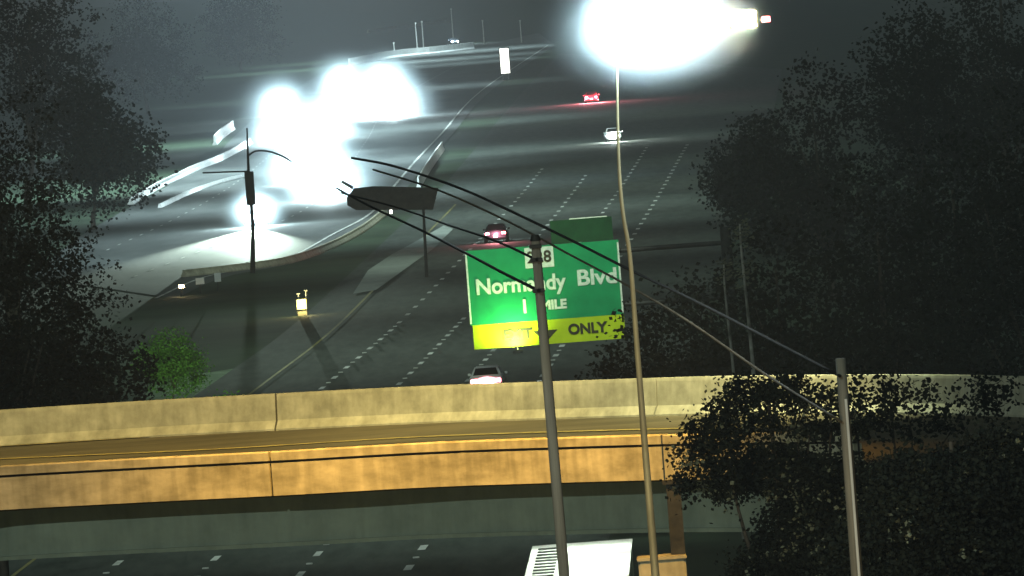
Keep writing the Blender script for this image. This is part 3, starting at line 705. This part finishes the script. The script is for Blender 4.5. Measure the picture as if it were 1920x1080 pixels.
# trees just behind the overpass
def far_tree(name, label, px, D, H, rad, n, leaf, seed, group, m=M_leaf, shape=1.0):
    c = at_D(px, 500, D); bp = Vector((c.x + (0), D, 0)); rnd = random.Random(seed)
    blobs = [(rnd.uniform(-.45, .45) * rad, rnd.uniform(-.4, .4) * rad, H * rnd.uniform(.38, .72), rad * rnd.uniform(.45, .7), rad * .6, H * rnd.uniform(.16, .24)) for _ in range(6)]
    blobs.append((0, 0, H * .82, rad * .45, rad * .45, H * .18))
    blobs.append((rad * .1, 0, H * .3, rad * .8, rad * .6, H * .2))
    return tree(name, label, bp, blobs, n, leaf, m, seed, group, H * .018)
G1 = 'trees on the right of the motorway'; G2_ = 'trees on the left of the motorway'
far_tree('leafy_tree', 'dark tree hiding the lower right corner of the green sign', 1190, 405, 8.9, 2.7, 9000, .2, 21, G1)
specs = [(1330, 430, 9.5, 4, 'low dark tree right behind the thin lamp post'), (1470, 400, 12.5, 5, 'dark round tree right of the lamp post above the overpass wall'),
         (1640, 385, 14.5, 5.5, 'tall dark tree behind the thin wooden pole'), (1810, 390, 16, 6, 'tall dark tree second from the right edge'),
         (1960, 380, 17, 6, 'tall dark tree at the right edge'),
         (1560, 620, 15, 6.5, 'distant dark tree in the second row above the wooden pole'), (1740, 640, 18, 7, 'distant tall tree in the second row at the right'),
         (1900, 700, 22, 8, 'tallest distant tree in the upper right corner'), (1440, 760, 9, 5, 'distant low tree beside the right edge of the motorway')]
for i, (px, D, H, rad, lab) in enumerate(specs):
    far_tree('leafy_tree', lab, px, D, H, rad, 12000, .2 if D < 500 else .26, 40 + i, G1)
specs = [(-40, 400, 16, 5.5, 'tall dark tree at the left edge above the overpass wall'), (110, 440, 13, 4.5, 'dark tree second from the left edge above the wall'),
         (30, 560, 19, 7, 'tall dark tree in the second row at the left edge'), (180, 900, 14, 7, 'distant dark tree left of the long white barrier'),
         (60, 1000, 24, 9, 'distant tall tree in the upper left corner'), (300, 1500, 18, 10, 'far tree at the top left beside the dark sky'), (480, 1900, 16, 11, 'far tree at the top, left of the upper glare')]
for i, (px, D, H, rad, lab) in enumerate(specs):
    far_tree('leafy_tree', lab, px, D, H, rad, 11000, .2 if D < 600 else .34, 70 + i, G2_)
far_tree('green_bush', 'round green bush lit at its foot above the left part of the overpass wall', 305, 545, 4.3, 2.3, 8000, .12, 91, 'bushes on the left verge', M_leafg)
far_tree('green_bush', 'low spreading bright green bush beside the round one on the left verge', 395, 515, 1.7, 2.2, 4000, .11, 92, 'bushes on the left verge', M_leafg)
gx = at_D(305, 500, 545).x
lamp('bush_fill', 'SPOT', (gx + .8, 531, .25), 4200, (.75, 1.0, .4), .15, (gx + .3, 545, 2.2), 60, 1.0)  # uplights added behind the parapet to brighten the bushes
gx = at_D(395, 500, 515).x
lamp('bush_fill', 'SPOT', (gx, 503, .25), 4200, (.75, 1.0, .4), .15, (gx + .2, 515, .9), 70, 1.0)
# pale saplings lit at right
for px, y0, by, lab in ((1387, 420, 470, 'slim pale trunk standing alone at the right, upper one'), (1357, 496, 552, 'slim pale trunk left of the small yellow green bush'), (1394, 498, 536, 'slim pale trunk right of the small yellow green bush')):
    D = 395; a = at_D(px, y0, D); b = at_D(px + 3, by, D); f = Vector((b.x, D, 0))
    t = thing('slim_tree', lab, 'tree', f, group='slim pale trunks at the right')
    bm = B(); tube(bm, smooth_path([(0, 0, 0), (.1, 0, b.z * .6), b - f, a - f], 4), [.08 - .05 * k / 12 for k in range(13)], 8); obj('trunk', bm, M_palebark, t, True)
    rnd = random.Random(px); vs, fs = [], []
    for k in range(60):
        p = (a - f) + Vector((rnd.gauss(0, .22), rnd.gauss(0, .2), rnd.gauss(-.3, .3))); i = len(vs); L = .09
        vs += [p, p + Vector((L, 0, L * .4)), p + Vector((L * 1.5, .03, 0)), p + Vector((L * .6, 0, -L * .4))]; fs.append((i, i + 1, i + 2, i + 3))
    me = bpy.data.meshes.new('crown'); me.from_pydata([tuple(v) for v in vs], [], fs); link('crown', me, M_leaf2, t)

# ================================================================ haze
bm = B(); box(bm, -960, 960, -120, 4500, -1.6, 45)
hz = obj('haze', bm, None); hz['kind'] = 'stuff'
HM = bpy.data.materials.new('haze'); HM.use_nodes = True; n = HM.node_tree
n.nodes.remove(n.nodes['Principled BSDF'])
pv = n.nodes.new('ShaderNodeVolumePrincipled'); pv.inputs['Density'].default_value = 0.00018
pv.inputs['Color'].default_value = (0.85, 0.9, 1.0, 1); pv.inputs['Anisotropy'].default_value = 0.0
n.links.new(pv.outputs[0], n.nodes['Material Output'].inputs['Volume'])
hz.data.materials.append(HM); HM.cycles.volume_sampling = 'EQUIANGULAR'

# volumes added round the headlights and floodlights to imitate glare
def glare_mist(loc, rad, dens, fall=1.5):
    bm = B(); bmesh.ops.create_icosphere(bm, subdivisions=3, radius=1)
    o = obj('glare_mist', bm, None, None, True); o.location = loc; o.scale = rad; o['kind'] = 'stuff'
    M = bpy.data.materials.new('glare_mist'); M.use_nodes = True; n = M.node_tree; n.nodes.remove(n.nodes['Principled BSDF'])
    pv = n.nodes.new('ShaderNodeVolumePrincipled'); pv.inputs['Color'].default_value = (0.8, 0.93, 1.0, 1)
    tc = n.nodes.new('ShaderNodeTexCoord'); gr = n.nodes.new('ShaderNodeTexGradient'); gr.gradient_type = 'SPHERICAL'
    n.links.new(tc.outputs['Object'], gr.inputs[0])
    pw = n.nodes.new('ShaderNodeMath'); pw.operation = 'POWER'; pw.inputs[1].default_value = fall; n.links.new(gr.outputs['Fac'], pw.inputs[0])
    mu = n.nodes.new('ShaderNodeMath'); mu.operation = 'MULTIPLY'; mu.inputs[1].default_value = dens; n.links.new(pw.outputs[0], mu.inputs[0])
    n.links.new(mu.outputs[0], pv.inputs['Density']); n.links.new(pv.outputs[0], n.node_tree.nodes['Material Output'].inputs['Volume'] if hasattr(n, 'node_tree') else n.nodes['Material Output'].inputs['Volume'])
    M.cycles.volume_sampling = 'EQUIANGULAR'
    o.data.materials.append(M); return o
for loc, rr in GLARE_MIST: glare_mist(loc + Vector((0, .5, 0)), (rr * 1.25, rr * .85, rr * 1.0), .2, 2.3)
c = at_z(630, 310, .7); k = c.y / FPX; glare_mist(c, (330 * k, 330 * k, 230 * k), .02)
c = at_D(1225, 48, LD_); k = LD_ / FPX
glare_mist(c - Vector((0, .3, 0)), (250 * k, 155 * k, 155 * k), .6, 2.8)
